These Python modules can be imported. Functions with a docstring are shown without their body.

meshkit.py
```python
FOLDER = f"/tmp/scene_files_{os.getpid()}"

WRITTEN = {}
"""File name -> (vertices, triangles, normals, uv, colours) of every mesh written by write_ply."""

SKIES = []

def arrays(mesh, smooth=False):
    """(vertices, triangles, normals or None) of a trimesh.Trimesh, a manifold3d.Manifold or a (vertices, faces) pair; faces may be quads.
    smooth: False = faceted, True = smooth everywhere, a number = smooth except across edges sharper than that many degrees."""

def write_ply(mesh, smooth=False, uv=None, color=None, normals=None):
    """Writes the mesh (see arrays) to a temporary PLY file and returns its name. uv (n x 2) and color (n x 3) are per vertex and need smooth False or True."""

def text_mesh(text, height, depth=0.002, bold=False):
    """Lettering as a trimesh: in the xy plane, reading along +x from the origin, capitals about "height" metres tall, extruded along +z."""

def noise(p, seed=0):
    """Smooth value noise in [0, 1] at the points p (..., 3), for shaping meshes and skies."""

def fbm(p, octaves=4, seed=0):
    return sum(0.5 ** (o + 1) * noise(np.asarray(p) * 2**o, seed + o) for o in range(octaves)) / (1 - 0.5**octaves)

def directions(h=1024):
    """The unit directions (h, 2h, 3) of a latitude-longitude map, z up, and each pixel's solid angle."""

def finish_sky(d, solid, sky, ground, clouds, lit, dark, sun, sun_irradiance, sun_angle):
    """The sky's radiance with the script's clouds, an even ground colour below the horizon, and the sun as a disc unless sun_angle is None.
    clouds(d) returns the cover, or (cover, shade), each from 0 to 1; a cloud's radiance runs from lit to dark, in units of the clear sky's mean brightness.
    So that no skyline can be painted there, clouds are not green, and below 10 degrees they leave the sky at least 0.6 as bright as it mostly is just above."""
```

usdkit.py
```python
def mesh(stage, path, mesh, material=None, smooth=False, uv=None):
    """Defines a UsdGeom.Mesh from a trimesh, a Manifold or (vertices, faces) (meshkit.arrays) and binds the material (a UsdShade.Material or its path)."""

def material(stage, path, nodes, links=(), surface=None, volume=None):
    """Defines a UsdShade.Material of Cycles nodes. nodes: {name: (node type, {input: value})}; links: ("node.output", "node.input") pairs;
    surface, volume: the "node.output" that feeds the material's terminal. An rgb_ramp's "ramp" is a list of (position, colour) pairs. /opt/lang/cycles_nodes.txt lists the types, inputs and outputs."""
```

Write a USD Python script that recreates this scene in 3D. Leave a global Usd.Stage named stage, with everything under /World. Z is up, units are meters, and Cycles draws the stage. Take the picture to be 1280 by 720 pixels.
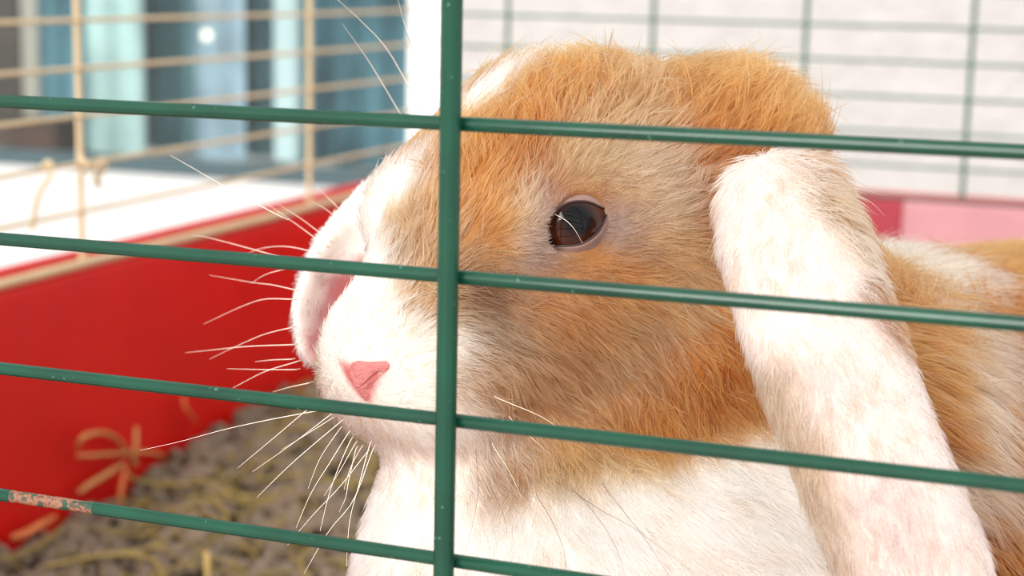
import math
import numpy as np
import trimesh
import usdkit, meshkit
from pxr import Usd, UsdGeom, UsdLux, UsdShade, Gf, Sdf, Vt

rng = np.random.default_rng(11)
stage = Usd.Stage.CreateInMemory()
UsdGeom.SetStageUpAxis(stage, "Z")
UsdGeom.SetStageMetersPerUnit(stage, 1.0)
world = UsdGeom.Xform.Define(stage, "/World")
stage.SetDefaultPrim(world.GetPrim())

# ------------------------------------------------------------------ camera, sky, light
CAM_R = np.array([[0.9343059, 0.35589642, 0.02025396],      # rows: camera right, down, forward
                  [0.08296321, -0.16183586, -0.98332409],
                  [-0.34668371, 0.92040583, -0.18073051]])
EYE_C = np.array([0.0987, -0.2366, 0.3056])
FPX = 2132.6
EXPOSURE = 0.25
SUN = 4.5
SKY = 0.42
FUR_SCALE = 1.0
cam = UsdGeom.Camera.Define(stage, "/World/camera")
m = np.eye(4)
m[0, :3], m[1, :3], m[2, :3], m[3, :3] = CAM_R[0], -CAM_R[1], -CAM_R[2], EYE_C
cam.AddTransformOp().Set(Gf.Matrix4d(*m.ravel().tolist()))
cam.CreateHorizontalApertureAttr(36.0)
cam.CreateVerticalApertureAttr(36.0 * 720 / 1280)
cam.CreateFocalLengthAttr(36.0 * FPX / 1280)
cam.CreateFStopAttr(20.5)
cam.CreateFocusDistanceAttr(0.305)
cam.CreateClippingRangeAttr(Gf.Vec2f(0.01, 100))
cam.CreateExposureAttr(EXPOSURE)

dome = UsdLux.DomeLight.Define(stage, "/World/sky")
dome.CreateIntensityAttr(SKY)
dome.CreateColorAttr(Gf.Vec3f(1.0, 0.985, 0.97))
sun = UsdLux.DistantLight.Define(stage, "/World/sun")
sun.CreateIntensityAttr(SUN)
sun.CreateAngleAttr(24.0)
sun.CreateColorAttr(Gf.Vec3f(1.0, 0.965, 0.91))


def nrm(v):
    v = np.asarray(v, float)
    return v / np.linalg.norm(v, axis=-1, keepdims=True)


def aim(prim, to_light):
    z = nrm(to_light); x = nrm(np.cross([0, 0, 1.0], z)); y = np.cross(z, x)
    q = np.eye(4); q[0, :3], q[1, :3], q[2, :3] = x, y, z
    prim.AddTransformOp().Set(Gf.Matrix4d(*q.ravel().tolist()))


aim(sun, (-0.14, -0.84, 0.52))


def proj(P):
    q = (np.asarray(P, float) - EYE_C) @ CAM_R.T
    return np.stack([640 + FPX * q[..., 0] / q[..., 2], 360 + FPX * q[..., 1] / q[..., 2], q[..., 2]], -1)


def ray(px, py):
    return CAM_R.T @ np.array([(px - 640) / FPX, (py - 360) / FPX, 1.0])


def at(px, py, d):
    return EYE_C + ray(px, py) * d


def hit(px, py, axis, val):
    v = ray(px, py)
    return EYE_C + v * ((val - EYE_C[axis]) / v[axis])


# ------------------------------------------------------------------ scene helpers
used = {}


def numbered(parent, name):
    k = (str(parent), name)
    n = used.get(k, 0); used[k] = n + 1
    return f"{parent}/{name}" + (f"_{n:03d}" if n else "")


def tag(prim, label=None, cat=None, group=None, kind=None):
    p = prim.GetPrim() if hasattr(prim, "GetPrim") else prim
    for k, v in (("label", label), ("category", cat), ("group", group), ("kind", kind)):
        if v:
            p.SetCustomDataByKey(k, v)
    return p


class Thing:
    def __init__(s, name, label=None, cat=None, loc=(0, 0, 0), group=None, kind=None):
        s.loc = np.asarray(loc, float)
        s.path = numbered("/World", name)
        s.x = UsdGeom.Xform.Define(stage, s.path)
        s.x.AddTranslateOp().Set(Gf.Vec3d(*s.loc.tolist()))
        tag(s.x, label, cat, group, kind)

    def part(s, name, mesh, mat, smooth=30, label=None, kind=None, parent=None):
        v, f = (mesh.vertices, mesh.faces) if hasattr(mesh, "vertices") else mesh
        p = numbered(parent or s.path, name)
        q = usdkit.mesh(stage, p, (np.asarray(v) - s.loc, f), mat, smooth)
        tag(q, label, kind=kind)
        return p


def solid(name, mesh, mat, smooth=30, label=None, cat=None, group=None, kind=None):
    v, f = (mesh.vertices, mesh.faces) if hasattr(mesh, "vertices") else mesh
    q = usdkit.mesh(stage, numbered("/World", name), (np.asarray(v), f), mat, smooth)
    tag(q, label, cat, group, kind)
    return q


def tube(points, radii, sides=10, cap=True):
    p = np.asarray(points, float); n = len(p)
    r = np.broadcast_to(np.asarray(radii, float), (n,))
    t = nrm(np.gradient(p, axis=0))
    ref = np.array([0, 0, 1.0]) if abs(t[0][2]) < 0.9 else np.array([1.0, 0, 0])
    a = nrm(np.cross(t[0], ref)); A = [a]
    for i in range(1, n):
        a = a - t[i] * (a @ t[i]); a = nrm(a); A.append(a)
    A = np.array(A); B = np.cross(t, A); g = np.arange(sides) * 2 * np.pi / sides
    v = (p[:, None] + r[:, None, None] * (np.cos(g)[None, :, None] * A[:, None] + np.sin(g)[None, :, None] * B[:, None])).reshape(-1, 3)
    i, j = np.meshgrid(np.arange(n - 1), np.arange(sides), indexing="ij"); k = (j + 1) % sides
    q = np.stack([i * sides + j, i * sides + k, (i + 1) * sides + k, (i + 1) * sides + j], -1).reshape(-1, 4)
    f = np.vstack([q[:, [0, 1, 2]], q[:, [0, 2, 3]]])
    if cap:
        c0, c1 = len(v), len(v) + 1
        v = np.vstack([v, p[0], p[-1]]); s = np.arange(sides); e = (s + 1) % sides
        f = np.vstack([f, np.stack([np.full(sides, c0), e, s], 1), np.stack([np.full(sides, c1), (n - 1) * sides + s, (n - 1) * sides + e], 1)])
    return v, f


def spline(pts, n):
    """Catmull-Rom through the points, n samples."""
    p = np.asarray(pts, float)
    if len(p) == 2:
        return p[0] + (p[1] - p[0]) * np.linspace(0, 1, n)[:, None]
    e = np.vstack([2 * p[0] - p[1], p, 2 * p[-1] - p[-2]])
    u = np.linspace(0, len(p) - 1 - 1e-9, n); i = u.astype(int); t = (u - i)[:, None]
    a, b, c, d = e[i], e[i + 1], e[i + 2], e[i + 3]
    return 0.5 * (2 * b + (c - a) * t + (2 * a - 5 * b + 4 * c - d) * t**2 + (3 * b - a - 3 * c + d) * t**3)


def join(ms):
    vs, fs, o = [], [], 0
    for v, f in ms:
        vs.append(v); fs.append(np.asarray(f) + o); o += len(v)
    return np.vstack(vs), np.vstack(fs)


def bbox(x0, x1, y0, y1, z0, z1, r=0.0):
    """A box with chamfered edges."""
    c = np.array([x0 + x1, y0 + y1, z0 + z1]) / 2; h = np.array([x1 - x0, y1 - y0, z1 - z0]) / 2
    if r <= 0:
        b = trimesh.creation.box(2 * h); b.apply_translation(c); return np.array(b.vertices), np.array(b.faces)
    pts = [c + (np.array(s) * 2 - 1) * (h - r * np.array(k)) for s in np.ndindex(2, 2, 2) for k in ((0, 1, 1), (1, 0, 1), (1, 1, 0))]
    b = trimesh.convex.convex_hull(np.array(pts))
    return np.array(b.vertices), np.array(b.faces)


def lin(rgb):
    c = np.asarray(rgb, float) / 255.0
    return np.where(c < 0.04045, c / 12.92, ((c + 0.055) / 1.055) ** 2.4)


def np_mesh(man):
    q = man.to_mesh()
    return np.array(q.vert_properties[:, :3]), np.array(q.tri_verts)


LK = "/World/Looks"
UsdGeom.Scope.Define(stage, LK)


def mat(name, rgb, rough=0.5, spec=0.5, noise=None, bump=None, **kw):
    """noise: (scale, amount) of tone variation; bump: (scale, distance)."""
    c = lin(rgb)
    n = {"p": ("principled_bsdf", {"base_color": c, "roughness": rough, "specular_ior_level": spec, **kw}), "g": ("texture_coordinate", {})}
    l = []
    if noise:
        n["n"] = ("noise_texture", {"scale": noise[0], "detail": 5})
        n["r"] = ("rgb_ramp", {"ramp": [(0.3, c * (1 - noise[1])), (0.7, np.minimum(c * (1 + noise[1]), 0.95))]})
        l += [("g.object", "n.vector"), ("n.fac", "r.fac"), ("r.color", "p.base_color")]
    if bump:
        n["bn"] = ("noise_texture", {"scale": bump[0], "detail": 6, "roughness": 0.6})
        n["b"] = ("bump", {"strength": 1.0, "distance": bump[1]})
        l += [("g.object", "bn.vector"), ("bn.fac", "b.height"), ("b.normal", "p.normal")]
    return usdkit.material(stage, f"{LK}/{name}", n, l, surface="p.BSDF")


# ------------------------------------------------------------------ setting: terrace floor, stucco wall, glazed door
YW = 1.93
m_floor = mat("floor_white", (222, 218, 216), 0.5, noise=(6, 0.03))
m_stucco = mat("stucco", (186, 183, 181), 0.9, 0.2, noise=(25, 0.06), bump=(55, 0.012))
m_jamb = mat("jamb_white", (244, 242, 240), 0.5, noise=(9, 0.02))
m_alu = mat("pale_aluminium", (150, 174, 176), 0.35, noise=(12, 0.05))
m_glass = usdkit.material(stage, f"{LK}/window_glass", {"t": ("transparent_bsdf", {"color": (0.93, 0.97, 0.97)}), "s": ("glossy_bsdf", {"roughness": 0.02, "color": (1, 1, 1)}), "f": ("fresnel", {"IOR": 1.3}), "m": ("mix_closure", {})},
                          [("f.fac", "m.fac"), ("t.BSDF", "m.closure1"), ("s.BSDF", "m.closure2")], surface="m.closure")
solid("floor", bbox(-4.5, 3.0, -2.5, 4.2, -0.08, 0.0), m_floor, kind="structure", label="white terrace floor beside the red tray")
xp0, xp1 = hit(514, 60, 1, YW)[0], hit(556, 60, 1, YW)[0]
solid("wall_back", bbox(xp1, 2.6, YW, YW + 0.2, 0, 2.6), m_stucco, kind="structure", label="rough white stucco wall behind the cage")
solid("trim_1", bbox(xp0, xp1 + 0.004, YW - 0.012, YW + 0.2, 0, 2.6, 0.004), m_jamb, kind="structure", label="white door jamb at the edge of the stucco wall")
door = Thing("door_1", kind="structure", label="glazed terrace door with pale frame left of the stucco wall")
xs0, xs1 = hit(345, 100, 1, YW + 0.03)[0], hit(374, 100, 1, YW + 0.03)[0]
door.part("stile", bbox(xs0, xs1, YW + 0.02, YW + 0.06, 0.03, 2.3, 0.004), m_alu)
door.part("bottom_rail", bbox(-3.2, xp0, YW + 0.02, YW + 0.06, 0.0, 0.022, 0.003), mat("rail_grey", (62, 82, 88), 0.5), label="dark grey bottom rail")
door.part("top_rail", bbox(-3.2, xp0, YW + 0.02, YW + 0.06, 2.3, 2.36, 0.004), m_alu)
door.part("pane", bbox(-3.2, xs0 - 0.001, YW + 0.035, YW + 0.041, 0.022, 2.3), m_glass, smooth=False)
door.part("pane", bbox(xs1 + 0.001, xp0, YW + 0.035, YW + 0.041, 0.022, 2.3), m_glass, smooth=False)

# the room behind the glass: pleated curtains, a wooden cabinet and a box
m_cream_cur = mat("curtain_mint", (182, 202, 200), 0.9, 0.1, noise=(9, 0.22))
m_grey_cur = mat("curtain_grey", (92, 124, 130), 0.9, 0.1, noise=(9, 0.3))
m_lav_cur = mat("curtain_lavender", (160, 178, 192), 0.9, 0.1, noise=(9, 0.3))
m_teal_cur = mat("curtain_teal", (88, 126, 138), 0.9, 0.1, noise=(9, 0.4))
m_brown = mat("dark_wood", (54, 38, 24), 0.5, noise=(14, 0.3))
m_redwood = mat("red_wood", (72, 40, 26), 0.5, noise=(14, 0.4))
m_beige = mat("beige_post", (168, 156, 146), 0.6, noise=(8, 0.05))
m_dark = mat("room_dark", (96, 112, 116), 0.9, noise=(3, 0.1))
solid("wall_room", bbox(-3.4, 0.0, YW + 1.0, YW + 1.05, 0, 2.6), m_dark, kind="structure", label="dim wall of the room behind the glazed door")


def curtain(px0, px1, yoff, mm, label, amp, waves, z0=0.015):
    y = YW + yoff
    x0, x1 = hit(px0, 100, 1, y)[0], hit(px1, 100, 1, y)[0]
    n = max(24, int(waves * 14)); t = np.linspace(0, 1, n)
    xx = x0 + (x1 - x0) * t
    yy = y + amp * np.sin(2 * np.pi * waves * t + 0.6 * np.sin(5 * t))
    zz = np.linspace(z0, 2.25, 6)
    front = np.array([[a, b, c] for c in zz for a, b in zip(xx, yy)]); back = front + [0, 0.004, 0]
    i, j = np.meshgrid(np.arange(5), np.arange(n - 1), indexing="ij")
    q = np.stack([i * n + j, i * n + j + 1, (i + 1) * n + j + 1, (i + 1) * n + j], -1).reshape(-1, 4)
    tri = np.vstack([q[:, [0, 1, 2]], q[:, [0, 2, 3]]])
    solid("curtain", join([(front, tri), (back, tri[:, ::-1])]), mm, True, label, "curtain", "curtains behind the glazed door")


curtain(108, 182, 0.13, m_cream_cur, "pale mint curtain hanging behind the glass, the brightest one", 0.012, 2)
curtain(182, 246, 0.22, m_grey_cur, "grey curtain behind the glass between the mint and lavender ones", 0.014, 2)
curtain(244, 304, 0.14, m_lav_cur, "pale lavender curtain behind the glass, left of the pale door stile", 0.010, 1.5)
curtain(300, 348, 0.21, m_grey_cur, "narrow grey curtain behind the glass beside the pale door stile", 0.012, 1.5)
curtain(370, 520, 0.16, m_teal_cur, "wide blue-teal curtain behind the glass beside the white jamb", 0.016, 4)
curtain(50, 110, 0.2, m_teal_cur, "blue-grey curtain behind the glass next to the beige post", 0.012, 2)
xb = [hit(p, 100, 1, YW + 0.25)[0] for p in (-60, 26, 50)]
cab = Thing("cabinet", "dark brown wooden cabinet behind the glass at the far left", "cabinet", (xb[0], YW + 0.25, 0))
cab.part("body", bbox(xb[0], xb[1], YW + 0.25, YW + 0.6, 0.0, 1.7, 0.004), m_brown)
cab.part("plinth", bbox(xb[0] + .002, xb[1] - .002, YW + 0.243, YW + 0.25, 0.0, 0.04, 0.002), m_redwood)
solid("post", bbox(xb[1] + 0.001, xb[2], YW + 0.25, YW + 0.29, 0.0, 2.3, 0.004), m_beige, 30, "beige upright post behind the glass between cabinet and curtains", "post")
x0, x1 = hit(2, 180, 1, YW + 0.14)[0], hit(68, 180, 1, YW + 0.14)[0]
zb = hit(30, 150, 1, YW + 0.14)[2]
bx = Thing("wooden_box", "low reddish brown wooden box standing on the floor behind the glass", "box", ((x0 + x1) / 2, YW + 0.18, 0))
bx.part("body", bbox(x0, x1, YW + 0.14, YW + 0.23, 0.0, zb - 0.006, 0.003), m_redwood)
bx.part("lid", bbox(x0 - 0.004, x1 + 0.004, YW + 0.137, YW + 0.234, zb - 0.006, zb, 0.002), m_brown)
cb = hit(258, 44, 1, YW + 0.1)  # glowing ball and its cord are added in place of a reflection in the pane
glint_ball = Thing("added_glint", "small added glowing ball standing in for a glint on the glass", "added_glint", cb)
s = trimesh.creation.icosphere(2, 0.008); s.apply_translation(cb)
glint_ball.part("glint_ball", s, usdkit.material(stage, f"{LK}/glint_ball", {"e": ("emission", {"color": (1.0, 0.92, 0.72), "strength": 2.0})}, surface="e.emission"), True)
glint_ball.part("glint_cord", tube([cb + [0, 0, 0.01], cb + [0, 0, 2.2 - cb[2]]], 0.0015, 6), m_beige)

# ------------------------------------------------------------------ the cage
m_green = usdkit.material(stage, f"{LK}/green_enamel", {
    "g": ("texture_coordinate", {}), "n": ("noise_texture", {"scale": 900, "detail": 3}), "n2": ("noise_texture", {"scale": 60, "detail": 4}),
    "r2": ("rgb_ramp", {"ramp": [(0.3, lin((0, 54, 38))), (0.7, lin((2, 70, 50)))]}),
    "r": ("rgb_ramp", {"ramp": [(0.0, (0, 0, 0)), (0.70, (0, 0, 0)), (0.75, (0.55, 0.55, 0.55))]}),
    "mx": ("mix", {"color2": lin((120, 176, 152))}), "b": ("bump", {"strength": 0.25, "distance": 0.0004}),
    "p": ("principled_bsdf", {"roughness": 0.55, "specular_ior_level": 0.15, "coat_weight": 0.42, "coat_roughness": 0.13})},
    [("g.object", "n.vector"), ("g.object", "n2.vector"), ("n2.fac", "r2.fac"), ("n.fac", "r.fac"), ("r.color", "mx.fac"), ("r2.color", "mx.color1"), ("mx.color", "p.base_color"), ("n2.fac", "b.height"), ("b.normal", "p.normal")], surface="p.BSDF")
m_rust = usdkit.material(stage, f"{LK}/chewed_enamel", {
    "g": ("texture_coordinate", {}), "n": ("noise_texture", {"scale": 460, "detail": 6, "roughness": 0.65}),
    "r": ("rgb_ramp", {"ramp": [(0.30, lin((4, 58, 42))), (0.42, lin((10, 74, 54))), (0.45, lin((92, 54, 36))), (0.52, lin((150, 104, 80))), (0.58, lin((118, 74, 54))), (0.66, lin((80, 46, 32)))]}),
    "b": ("bump", {"strength": 0.8, "distance": 0.0008}), "p": ("principled_bsdf", {"roughness": 0.45})},
    [("g.object", "n.vector"), ("n.fac", "r.fac"), ("r.color", "p.base_color"), ("n.fac", "b.height"), ("b.normal", "p.normal")], surface="p.BSDF")
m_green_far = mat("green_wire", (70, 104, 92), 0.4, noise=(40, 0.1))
m_cream = mat("cream_wire", (206, 184, 146), 0.5, noise=(40, 0.06))
m_red = usdkit.material(stage, f"{LK}/red_plastic", {
    "g": ("texture_coordinate", {}), "n": ("noise_texture", {"scale": 30, "detail": 5}), "r": ("rgb_ramp", {"ramp": [(0.3, lin((196, 9, 2))), (0.7, lin((206, 12, 3)))]}),
    "p": ("principled_bsdf", {"roughness": 0.38, "specular_ior_level": 0.5})},
    [("g.object", "n.vector"), ("n.fac", "r.fac"), ("r.color", "p.base_color")], surface="p.BSDF")
Z0, S = 0.26, 0.0225
XL, YB, XR = -0.377, 0.893, 0.47
ZL = Z0 - 0.0935
cage = Thing("cage", "wire rabbit cage with green bars on a red plastic tray", "cage", (0.05, 0.45, 0))


def ring(x0, x1, y0, y1, z, r, n=5):
    out = []
    for cx, cy, a0 in ((x1 - r, y1 - r, 0), (x0 + r, y1 - r, 90), (x0 + r, y0 + r, 180), (x1 - r, y0 + r, 270)):
        for a in np.radians(np.linspace(a0, a0 + 90, n)):
            out.append((cx + r * np.cos(a), cy + r * np.sin(a), z))
    return np.array(out)


def loft(rings, close_first=False, close_last=False):
    n = len(rings[0]); v = np.vstack(rings); f = []
    for i in range(len(rings) - 1):
        for j in range(n):
            k = (j + 1) % n
            f += [(i * n + j, i * n + k, (i + 1) * n + k), (i * n + j, (i + 1) * n + k, (i + 1) * n + j)]
    for on, i, rev in ((close_first, 0, True), (close_last, len(rings) - 1, False)):
        if on:
            c = len(v); v = np.vstack([v, rings[i].mean(0)])
            for j in range(n):
                k = (j + 1) % n
                f.append((c, i * n + k, i * n + j) if rev else (c, i * n + j, i * n + k))
    return v, np.array(f)


tx0, tx1, ty0, ty1 = XL + 0.006, XR - 0.006, 0.004, YB - 0.006   # inner faces at the lip
def rr(o, z, r): return ring(tx0 - o, tx1 + o, ty0 - o, ty1 + o, z, r)
tray = loft([rr(-0.02, 0.004, 0.03), rr(-0.012, 0.004, 0.035), rr(0.001, 0.02, 0.03), rr(0.003, ZL - 0.03, 0.02), rr(0.018, ZL - 0.026, 0.02), rr(0.020, ZL - 0.022, 0.02), rr(0.020, ZL + 0.001, 0.02), rr(0.018, ZL + 0.003, 0.02),
             rr(0.0115, ZL + 0.003, 0.02), rr(0.0105, ZL + 0.001, 0.02), rr(0.0105, ZL - 0.003, 0.02), rr(0.002, ZL - 0.003, 0.02), rr(0.0, ZL - 0.005, 0.02), rr(-0.001, ZL - 0.02, 0.02), rr(-0.006, 0.03, 0.03), rr(-0.016, 0.014, 0.03), rr(-0.04, 0.012, 0.03)], True, True)
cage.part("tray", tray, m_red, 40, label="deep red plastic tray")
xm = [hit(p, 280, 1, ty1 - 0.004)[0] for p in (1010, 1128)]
for xa, xb_, cc, lb_ in ((xm[0], xm[1], (164, 54, 68), "added rose slab painting the reflected light on the tray's back wall"), (xm[1], tx1 - 0.03, (196, 140, 146), "added pale pink slab painting brighter reflected light on the tray's back wall")):  # added slabs whose pink paints in light reflected by the red back wall
    cage.part("reflection_panel", bbox(xa, xb_, ty1 - 0.007, ty1 - 0.0005, 0.05, ZL - 0.0005, 0.001), mat("reflection_red" + str(int(cc[1])), cc, 0.5, noise=(30, 0.06)), label=lb_)
RH, RV = 0.00112, 0.00165


def wob(a, b, n, amp, seed):
    p = a + (b - a) * np.linspace(0, 1, n)[:, None]
    w = meshkit.noise(np.c_[np.linspace(0, 4, n), np.full(n, seed * 1.7), np.zeros(n)], seed) - 0.5
    p[:, 2 if abs((b - a)[2]) < 0.01 else 0] += w * amp
    return p


def lbl(base, where):
    return f"{base} {where}"


# front panel: bars as measured, tilted very slightly
def front_z(x, k):
    return Z0 + k * S + {1: 0.0009, 0: 0.0001, -1: 0.0, -2: -0.0002}.get(k, 0) + 0.004 * x


for k in range(-4, 8):
    ps = np.array([[x, 0, front_z(x, k)] for x in np.linspace(XL, XR, 40)])
    if k == -2:                                       # the paint is chewed off this one
        a, b = hit(14, 616, 1, 0)[0], hit(118, 629, 1, 0)[0]
        cage.part("bar", join([tube(np.array([[x, 0, front_z(x, k)] for x in np.linspace(XL, a, 10)]), RH, 12), tube(np.array([[x, 0, front_z(x, k)] for x in np.linspace(b, XR, 30)]), RH, 12)]), m_green, label="green bar with chewed bare stretch")
        xx = np.linspace(a, b, 60)
        rad = RH * (0.97 + 0.10 * (meshkit.noise(np.c_[xx * 900, xx * 0, xx * 0], 3) - 0.5)) * np.where((xx < a + 0.001) | (xx > b - 0.001), 1.0, 0.97)
        cage.part("chewed_stretch", tube(np.array([[x, 0, front_z(x, k)] for x in xx]), rad, 14), m_rust, label="stretch of bar chewed bare to rusty metal")
    else:
        cage.part("bar", tube(ps, RH, 12), m_green, label="green horizontal bar in front")
for x in (-0.318, -0.212, -0.106, 0.0, 0.106, 0.212, 0.318, 0.424):
    lo, hi = -4 * S - 0.003, 7 * S + 0.01
    dx = 0.0 if x else 0.0003
    cage.part("upright", tube(wob(np.array([x, -RH - RV + 0.0004, Z0 + lo]), np.array([x + dx, -RH - RV + 0.0004, Z0 + hi]), 24, 0.0, 1), RV, 14), m_green, label="thicker green upright in front")
# left panel (cream bars)
for k in range(-3, 6):
    p = wob(np.array([XL, 0.0, Z0 + k * S - 0.002]), np.array([XL, YB, Z0 + k * S - 0.002]), 24, 0.0012, 20 + k)
    cage.part("side_bar", tube(p, RH, 8), m_cream, label="cream horizontal bar of the side panel")
for y in (0.2125, 0.447, 0.6815):
    cage.part("side_upright", tube(wob(np.array([XL - 0.0025, y, ZL - 0.001]), np.array([XL - 0.0025, y, Z0 + 5 * S + 0.01]), 16, 0.001, 5), RV, 10), m_cream, label="cream upright of the side panel")
cage.part("side_base_bar", tube(wob(np.array([XL + 0.004, 0.02, ZL]), np.array([XL + 0.004, YB - 0.02, ZL]), 24, 0.001, 9), 0.0022, 10), m_cream, label="cream base bar lying along the tray lip")
# back panel
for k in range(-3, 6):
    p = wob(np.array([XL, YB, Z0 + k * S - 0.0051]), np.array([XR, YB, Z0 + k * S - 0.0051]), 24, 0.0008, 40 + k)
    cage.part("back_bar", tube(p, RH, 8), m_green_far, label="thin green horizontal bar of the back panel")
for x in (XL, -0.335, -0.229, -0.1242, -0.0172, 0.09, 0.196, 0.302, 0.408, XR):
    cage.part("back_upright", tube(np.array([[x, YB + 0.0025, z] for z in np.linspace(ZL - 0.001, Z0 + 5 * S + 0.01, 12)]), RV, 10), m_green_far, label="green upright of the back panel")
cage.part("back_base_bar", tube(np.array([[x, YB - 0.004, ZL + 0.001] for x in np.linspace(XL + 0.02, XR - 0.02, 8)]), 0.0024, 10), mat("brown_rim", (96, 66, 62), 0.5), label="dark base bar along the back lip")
# bent wire hooks on the side panel
hk = Thing("wire_hook", "bent cream wire hook hanging on the side panel, left of its upright", "hook", hit(60, 205, 0, XL + 0.003))
def LP(px, py, o=0.003): return hit(px, py, 0, XL + o)
hk.part("wire", tube(spline([LP(52, 215, -0.002), LP(58, 203, 0.0), LP(64, 206, 0.004), LP(62, 222, 0.005), LP(50, 240, 0.005), LP(44, 262, 0.004), LP(40, 288, 0.003)], 24), 0.0012, 8), m_cream)
hk2 = Thing("wire_hook", "knotted cream wire tie around the side panel's upright", "hook", hit(112, 215, 0, XL + 0.003))
hk2.part("wire", tube(spline([LP(100, 196, 0), LP(108, 206, 0.005), LP(120, 203, 0.004), LP(129, 200, 0.002), LP(128, 214, 0.004), LP(120, 222, 0.006), LP(124, 232, 0.005)], 24), 0.0016, 8), m_cream)
hk2.part("tail", tube(spline([LP(110, 216, 0.005), LP(118, 210, 0.006), LP(126, 206, 0.006), LP(131, 202, 0.005)], 12), 0.0012, 8), m_cream)

# ------------------------------------------------------------------ litter and hay
m_pulp = usdkit.material(stage, f"{LK}/paper_litter", {"g": ("geometry", {}), "r": ("rgb_ramp", {"ramp": [(0.0, lin((120, 106, 92))), (0.25, lin((196, 182, 170))), (0.5, lin((196, 182, 170))), (0.75, lin((214, 204, 196))), (1.0, lin((160, 146, 116)))]}), "p": ("principled_bsdf", {"roughness": 0.95, "specular_ior_level": 0.1})},
                         [("g.random_per_island", "r.fac"), ("r.color", "p.base_color")], surface="p.BSDF")
m_hay = usdkit.material(stage, f"{LK}/hay", {"g": ("geometry", {}), "r": ("rgb_ramp", {"ramp": [(0.0, lin((140, 122, 70))), (0.3, lin((164, 146, 88))), (0.6, lin((184, 160, 104))), (0.85, lin((200, 180, 124))), (1.0, lin((150, 106, 64)))]}), "p": ("principled_bsdf", {"roughness": 0.7, "specular_ior_level": 0.25})},
                        [("g.random_per_island", "r.fac"), ("r.color", "p.base_color")], surface="p.BSDF")


def litter_z(x, y):
    x, y = np.asarray(x, float), np.asarray(y, float)
    heap = 0.020 * np.exp(-((x + 0.31) ** 2 / 0.09**2 + (y - 0.60) ** 2 / 0.13**2))
    n = meshkit.fbm(np.stack([x * 30, y * 30, x * 0], -1), 3, 4) - 0.5
    return 0.047 + heap + 0.014 * n


gx, gy = np.meshgrid(np.linspace(tx0 + 0.006, tx1 - 0.006, 150), np.linspace(ty0 + 0.006, ty1 - 0.006, 150), indexing="ij")
top = np.stack([gx, gy, litter_z(gx, gy) - 0.004], -1).reshape(-1, 3)
i, j = np.meshgrid(np.arange(149), np.arange(149), indexing="ij")
q = np.stack([i * 150 + j, (i + 1) * 150 + j, (i + 1) * 150 + j + 1, i * 150 + j + 1], -1).reshape(-1, 4)
pieces = [(top, np.vstack([q[:, [0, 1, 2]], q[:, [0, 2, 3]]]))]
ico = trimesh.creation.icosphere(1, 1.0); iv, jf = np.array(ico.vertices), np.array(ico.faces)
protos = [iv * (0.65 + 0.75 * meshkit.noise(iv * 1.9 + 7 * a, a))[:, None] for a in range(12)]
nl = 2900
lx, ly = rng.uniform(tx0 + 0.010, -0.03, nl), rng.uniform(0.17, 0.74, nl)
lz = litter_z(lx, ly)
for a in range(nl):
    A = rng.normal(size=(3, 3)); Q, _ = np.linalg.qr(A)
    sc = rng.uniform(0.0030, 0.0072) * np.array([1.2, 0.9, 0.6])
    pieces.append(((protos[a % 12] * sc) @ Q.T + [lx[a], ly[a], lz[a] + rng.uniform(-0.002, 0.002)], jf))
lit = Thing("litter", "grey paper pulp litter heaped with hay in the red tray", "litter", (0.05, 0.45, 0.012), kind="stuff")
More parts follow.
